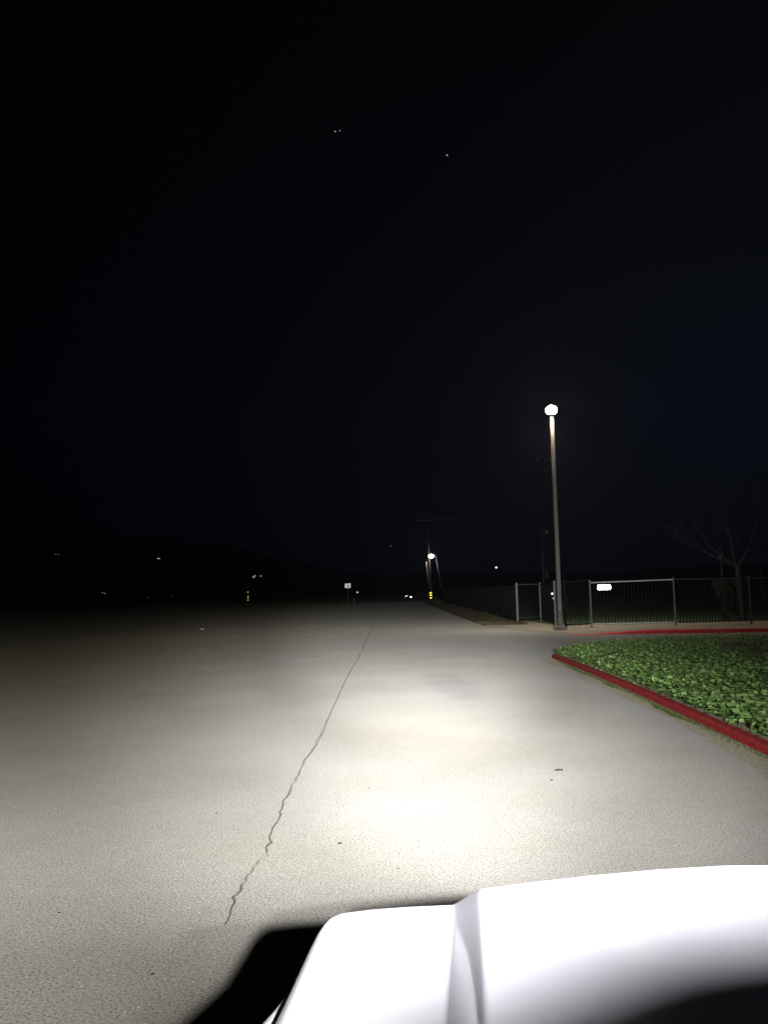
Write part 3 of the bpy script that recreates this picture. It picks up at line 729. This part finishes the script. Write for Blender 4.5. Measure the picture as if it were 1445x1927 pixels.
# ---------------------------------------------------------------- distant yard lights on the hillside and plain
def hill_hit(px, py):
    d = ray(px, py); p = Vector((0, 0, EYE)); tt_ = 60.
    while tt_ < 1600:
        q = p + d * tt_
        gz = hillz(q.x, q.y) if math.hypot(q.x, q.y) > 285 else 0
        if q.z < gz + (4.0 if gz > 3 else 0): return q if q.xy.length > 285 else A(px, py, 275)
        tt_ += 4
    return A(px, py, 275)
def yard(px, py, size, col, s, label, shape=1.0, dist=None):
    q = A(px, py, dist) if dist else hill_hit(px, py)
    gz = (hillz(q.x, q.y) if math.hypot(q.x, q.y) > 285 else 0)
    r = size * q.length / FPX / 2
    t = thing('yard_light', label, 'lamp', (q.x, q.y, gz), 0, 'distant yard lights')
    h = max(q.z - gz, r * 1.5)
    MB().tube([(0, r * .6, -1), (0, r * .6, h)], max(.08, r * .12), 6).build('pole', M['wood'], t)
    MB().lathe((0, 0, h), [(r * .25, -r * .6 / shape), (r * .8, -r * .35 / shape), (r, 0), (r * .8, r * .35 / shape), (r * .25, r * .6 / shape)], 10).build('lamp_head', glow('yard_glow', col, s), t, smooth=True)
W = (1, .98, .92)
yard(299, 1051, 6.0, W, .55, 'lone white light streak on the dark hillside at the left', 2.6)
yard(105, 1043, 3, W, .09, 'very faint pair light far left on the hillside, left of the two', 1.5)
yard(111, 1043.5, 3, W, .09, 'very faint pair light far left on the hillside, right of the two', 1.5)
yard(193, 1115, 3.2, W, .16, 'dim light low at the far left, upper left of a close pair', 1.3)
yard(198, 1118, 3, W, .14, 'dim light low at the far left, lower right of a close pair', 1)
yard(280, 1127, 2, (1, .6, .4), .12, 'tiny reddish light low on the dark horizon at the left')
yard(325, 1125, 2, W, .06, 'barely visible pinprick light low between the reddish light and the far pole')
yard(477.5, 1086, 4.5, (.95, 1, .8), .38, 'larger dim cluster light right of the far left utility pole', 1)
yard(480, 1083.5, 4.0, (.95, 1, .85), .28, 'fainter light on the upper edge of the cluster right of the far pole', 1)
yard(491, 1084, 3.0, (.9, 1, .95), .45, 'single small light further right of the far left pole', 1)
yard(672.5, 1117, 3.2, (1, 1, 1), 1.2, 'tiny white light right of the white road sign')
yard(767.5, 1122.5, 9.5, (1, .97, .86), 3.0, 'bright oval white light low beside the far parked car, added for its headlight glow', 1.7, 150.)  # extra lamp standing in for the car's headlight, not a yard light
yard(735, 1028, 2.6, (.8, .9, 1), .16, 'faint bluish light above the road between sign and lit pole')
yard(933.5, 1068, 4.2, (1, .78, .45), 3.0, 'small orange light above the dark fence', 1.1)

# three faint stars high in the sky
def star(px, py, s, e, label):
    q = ray(px, py).normalized() * 3000 + Vector((0, 0, EYE)); r = s * 3000 / FPX / 2
    o = MB().lathe((0, 0, 0), [(r * .4, -r * .8), (r, 0), (r * .4, r * .8)], 8).build('star', glow('star_glow', (.95, 1, .98), e)); o.location = q
    tag(o, label, 'star', 'faint stars')
star(631, 247.5, 3.2, .26, 'left star of the close pair high above the road')
star(639.5, 246, 3.0, .16, 'right and fainter star of the close pair high above the road')
star(841, 292, 3.4, .30, 'single faint star right of and below the close pair')

# ---------------------------------------------------------------- the white vehicle with its roof light bar
V = thing('patrol_vehicle', 'white utility vehicle whose brightly lit hood fills the lower right corner', 'vehicle', (0, 0, 0), R(-5.8))
CU, HW = .61, .834                     # centre line and half width of the hood
def vedge(a):                          # front edge position, a = distance from the left edge
    a = min(a, 2 * HW - a)
    pts = [(0, 1.12), (.006, 1.19), (.014, 1.222), (.03, 1.241), (.07, 1.257), (.12, 1.269), (.187, 1.280), (.226, 1.208), (.30, 1.237), (.38, 1.266), (.48, 1.296), (.575, 1.316), (.66, 1.322), (.834, 1.326)]
    for (x0, y0), (x1, y1) in zip(pts[:-1], pts[1:]):
        if a <= x1: return y0 + (y1 - y0) * (a - x0) / (x1 - x0)
    return 1.326
def hoodz(a, v):
    a = min(a, 2 * HW - a)
    t_ = max(0, min(1, (a - .186) / .040)); rise = .048 * (.85 * t_ + .15 * sstep(0, 1, t_))
    return 1.150 + rise + .04 * sstep(.2, .7, a) * sstep(1.25, .85, v) + .022 * sstep(1.15, .2, v)
SR, FR = .022, .045
cols = []
for i in range(7):
    th = R(90 * i / 6); cols.append((SR * (1 - math.sin(th)) if False else SR * (1 - math.sin(th)), SR * (1 - math.cos(R(90) - th)) if False else SR * (1 - math.sin(th))))
prof_u = []
for i in range(7):
    th = R(90 * i / 6); prof_u.append((SR * (1 - math.cos(th)), SR * (1 - math.sin(th))))      # (inset, drop)
N = 420
for i in range(1, N): prof_u.append((SR + (2 * HW - 2 * SR) * i / N, 0))
for i in range(7):
    th = R(90 * i / 6); prof_u.append((2 * HW - SR * (1 - math.sin(th)), SR * (1 - math.cos(th))))
prof_u = [(0, .05)] + prof_u + [(2 * HW, .05)]
rows = []
vs = [(.22 + .8 * 1.0 * i / 40, None) for i in range(41)]
for k in range(41 + 14):
    row = []
    for a, drop in prof_u:
        ve = vedge(a)
        if k <= 40: v = .22 + (ve - FR - .22) * k / 40; dz = 0.0
        elif k <= 50:
            th = R(90 * (k - 40) / 10); v = ve - FR + FR * math.sin(th); dz = FR * (1 - math.cos(th))
        else: v = ve - .004 * (k - 50); dz = FR + .045 * (k - 50)
        row.append((CU - HW + a, v, hoodz(a, v) - drop - dz))
    rows.append(row)
hood = MB().grid(rows).build('hood', M['white'], V, smooth=True)
# seam and fenders
def fender(side):
    P = []; vv = [1.135 - 1.235 * i / 60 for i in range(61)]
    for v in vv:
        arch = max(0.0, 1 - abs(v - .45) / .72); bul = .006 + .125 * sstep(0, 1, arch)
        ui = CU - HW - .004; uo = ui - bul
        zt = 1.122 + .012 * sstep(1.1, .2, v)
        pr = [(ui + .002, zt - .03), (ui, zt - .004), (ui - .004, zt), (uo + .012, zt - .004), (uo + .003, zt - .014), (uo - .004, zt - .04), (uo - .014, zt - .12), (uo - .016, zt - .30)]
        P.append([(u_ if side < 0 else 2 * CU - u_, v, z) for u_, z in pr])
    b_ = MB().grid(P); b_.face(*P[0]); return b_.build('fender', M['white'], V, smooth=True)
fender(-1); fender(1)
for s_ in (-1, 1):
    x = CU + s_ * (HW + .001); MB().box((x, .62, 1.085), (.006, .98, .02)).build('hood_seam', M['seam_shadow'], V)
# body sides with wheel arches
def side_profile():
    pts = [(1.14, .55), (1.15, 1.06), (-3.35, 1.06), (-3.4, .5), (-3.3, .38)]
    def arch(c, r): return [(c + r * math.cos(R(t_)), .36 + r * math.sin(R(t_))) for t_ in range(0, 181, 15)]
    a1 = list(reversed(arch(-2.45, .45))); a2 = list(reversed(arch(.42, .45)))
    return pts + [(p[0], max(.38, p[1])) for p in a1] + [(p[0], max(.38, p[1])) for p in a2] + [(1.10, .42)]
sp_ = side_profile(); bm = bmesh.new(); lo = [bm.verts.new((CU - HW + .03, v, z)) for v, z in sp_]; hi = [bm.verts.new((CU + HW - .03, v, z)) for v, z in sp_]
f1 = bm.faces.new(lo); f2 = bm.faces.new(list(reversed(hi)))
for i in range(len(sp_)):
    j = (i + 1) % len(sp_); bm.faces.new((lo[j], lo[i], hi[i], hi[j]))
bmesh.ops.triangulate(bm, faces=[f1, f2]); bmesh.ops.recalc_face_normals(bm, faces=bm.faces)
me = bpy.data.meshes.new('body'); bm.to_mesh(me); bm.free(); me.materials.append(M['white'])
o = bpy.data.objects.new('body', me); scn.collection.objects.link(o); o.parent = V
md = o.modifiers.new('bevel', 'BEVEL'); md.width = .02; md.segments = 2; md.limit_method = 'ANGLE'
def follow(z0, z1, inset, name, material, a0=.0, a1=2 * HW, n=40, thick=.05):
    P = []
    for k, (dz, di) in enumerate(((z0, inset + thick), (z0, inset), (z1, inset), (z1, inset + thick))):
        P.append([(CU - HW + a0 + (a1 - a0) * i / n, vedge(max(.03, a0 + (a1 - a0) * i / n)) - di, dz) for i in range(n + 1)])
    return MB().grid(P).build(name, material, V)
follow(.42, .70, -.02, 'bumper', M['trim'], .0, 2 * HW, thick=.25)
follow(.705, .97, .035, 'grille', M['trim'], .32, 2 * HW - .32, thick=.12)
for k in range(4): follow(.74 + .06 * k, .765 + .06 * k, .020, 'grille_bar', M['alloy'], .33, 2 * HW - .33, thick=.012)
follow(.78, .96, .030, 'headlight', M['lens'], .03, .30, 12, .12); follow(.78, .96, .030, 'headlight', M['lens'], 2 * HW - .30, 2 * HW - .03, 12, .12)
for s_ in (-1, 1):
    for v in (.42, -2.45):
        c = (CU + s_ * (HW - .02), v, .37); y0 = -.12
        w = MB().lathe(c, [(.22, -.11), (.34, -.12), (.37, -.09), (.37, .09), (.34, .12), (.22, .11)], 32, 'X').build('wheel', M['rubber'], V, smooth=True)
        MB().lathe((c[0] + s_ * .0, c[1], c[2]), [(.20, -.125), (.225, -.115), (.225, .115), (.20, .125)], 24, 'X').build('rim', M['alloy'], w)
# greenhouse
def gh(n_):
    zb, zt_ = 1.06, 1.765
    low = [(CU - .80, .26), (CU + .80, .26), (CU + .80, -3.3), (CU - .80, -3.3)]; top_ = [(CU - .63, -.66), (CU + .63, -.66), (CU + .64, -3.1), (CU - .64, -3.1)]
    return low, top_, zb, zt_
low, top_, zb, zt_ = gh(0)
L3 = [Vector((*p, zb)) for p in low]; T3 = [Vector((*p, zt_)) for p in top_]
cab = MB(); cab.face(*L3); cab.face(*T3)
for i in range(4): cab.face(L3[i], L3[(i + 1) % 4], T3[(i + 1) % 4], T3[i])
cab.build('cab', M['white'], V, bevel=.02)
def pane(q, a0, a1, b0, b1, name, push=.004):
    A0, B0, B1, A1 = q; f = lambda a, b_: (A0.lerp(B0, a)).lerp(A1.lerp(B1, a), b_)
    n = (B0 - A0).cross(A1 - A0).normalized(); ctr = Vector((CU, -1.5, 1.4))
    if n.dot(f(.5, .5) - ctr) < 0: n = -n
    bb = MB().face(*[f(a, b_) + n * (push + .004) for a, b_ in ((a0, b0), (a1, b0), (a1, b1), (a0, b1))]); return bb.build(name, M['glass'], V, solid=.008)
pane((L3[0], L3[1], T3[1], T3[0]), .05, .95, .08, .93, 'windshield')
for i0, i1 in ((1, 2), (3, 0)):
    qd = (L3[i0], L3[i1], T3[i1], T3[i0]); seg = ((.16, .36), (.40, .62), (.67, .93)) if i0 == 1 else ((.07, .33), (.38, .60), (.64, .84))
    for a0, a1 in seg: pane(qd, a0, a1, .12, .88, 'side_window')
pane((L3[2], L3[3], T3[3], T3[2]), .1, .9, .2, .88, 'rear_window')
def roofz(u):                          # unseen roof, its raised middle shaped to shade the near end of the hood
    a = abs(u - CU); pts = [(0, 1.856), (.16, 1.855), (.23, 1.8465), (.29, 1.827), (.36, 1.792), (.5, 1.774), (.68, 1.755)]
    for (x0, y0), (x1, y1) in zip(pts[:-1], pts[1:]):
        if a <= x1: return y0 + (y1 - y0) * (a - x0) / (x1 - x0)
    return 1.755
P = []
for i in range(61):
    u_ = CU - .67 + 1.34 * i / 60; a = abs(u_ - CU) / .67; z = roofz(u_); v0 = -.55 - .13 * a ** 2.4
    P.append([(u_, v0 - .02, 1.735), (u_, v0 + .0, z - .035), (u_, v0, z - .008), (u_, v0 - .012, z), (u_, -1.2, z + .002), (u_, -3.0, z - .01), (u_, -3.14, z - .04), (u_, -3.12, 1.735)])
rb = MB().grid(P); rb.face(*P[0]); rb.face(*P[-1]); rb.build('roof', M['white'], V, smooth=False)
MB().box((CU, .24, 1.135), (1.5, .16, .03)).build('cowl', M['trim'], V)
for s_ in (-1, 1):
    MB().box((CU + s_ * (HW + .10), -.32, 1.20), (.24, .12, .19)).build('mirror', M['trim'], V, bevel=.03)
    for v in (-.75, -1.75): MB().box((CU + s_ * (HW - .014), v, .92), (.03, .16, .03)).build('door_handle', M['trim'], V, bevel=.006)
    for v in (-.05, -1.05, -2.0): MB().box((CU + s_ * (HW - .0275), v, .76), (.008, .012, .58)).build('door_seam', M['seam_shadow'], V)
    MB().box((CU + s_ * (HW - .12), -3.41, .85), (.16, .05, .3)).build('tail_light', mat('tail_red', (.3, .01, .01), .3), V, bevel=.01)
# light bar on the roof
LB = thing('light_bar', 'long roof light bar with white lamps lit, mounted on the white vehicle', 'light bar', (0, 0, 0), R(-5.8))
LV, LZ = -1.10, 2.06
MB().box((CU, LV - .12, LZ - .07), (1.25, .26, .03)).build('base', M['trim'], LB, bevel=.008)
MB().box((CU, LV - .13, LZ), (1.22, .20, .10)).build('housing', M['lens'], LB, bevel=.02)
for s_ in (-1, 1): MB().box((CU + s_ * .5, LV - .12, (1.847 + LZ - .086) / 2), (.05, .12, LZ - .086 - 1.847)).build('foot', M['trim'], LB)
for k in range(8):
    u_ = CU - .525 + .15 * k; lit = k in (3, 4)
    MB().box((u_, LV - .0265, LZ), (.12, .006, .06)).build('lamp_module', M['led'] if lit else M['lens'], LB, bevel=.002)
COOL = (1.0, .985, .96)
for u_ in (.46, .76):
    o = (u_, LV, LZ)
    lamp('takedown_far', 'SPOT', LB, o, BEAM['far'], COOL, .022, (u_ - 4.0, LV + 40.0, 0), 34)
    lamp('takedown_distant', 'SPOT', LB, o, BEAM['distant'], COOL, .022, (u_ - 3.2, LV + 34.0, 0), 20)
    lamp('takedown_near', 'SPOT', LB, o, BEAM['near'], COOL, .022, (u_ - 1.02, LV + 9.1, 0), 18)
    lamp('takedown_long', 'SPOT', LB, o, BEAM['long'], COOL, .022, (u_ - 2.0, LV + 20.0, 0), 46)
    lamp('takedown_left', 'SPOT', LB, o, BEAM['left'], (1.0, .965, .89), .03, (u_ - 10.5, LV + 19.0, 0), 56)
    lamp('takedown_right', 'SPOT', LB, o, BEAM['right'], COOL, .022, (u_ + 5.5, LV + 17.0, 0), 40)

# ---------------------------------------------------------------- thin haze volume, added to give the lamps a halo
if True:
    hz = MB().box((0, 500, 70), (5200, 5200, 162)).build('haze', bpy.data.materials.new('halo_haze'))
    hm = hz.data.materials[0]; hm.use_nodes = True; n_ = hm.node_tree.nodes; n_.clear()
    ho = n_.new('ShaderNodeOutputMaterial'); pv = n_.new('ShaderNodeVolumePrincipled')
    pv.inputs['Color'].default_value = (.75, .85, 1.0, 1); pv.inputs['Density'].default_value = 0.00026; pv.inputs['Anisotropy'].default_value = .82
    hm.node_tree.links.new(pv.outputs[0], ho.inputs['Volume'])
    tag(hz, 'thin haze in the air, added for the halo round the lamps', kind='stuff')
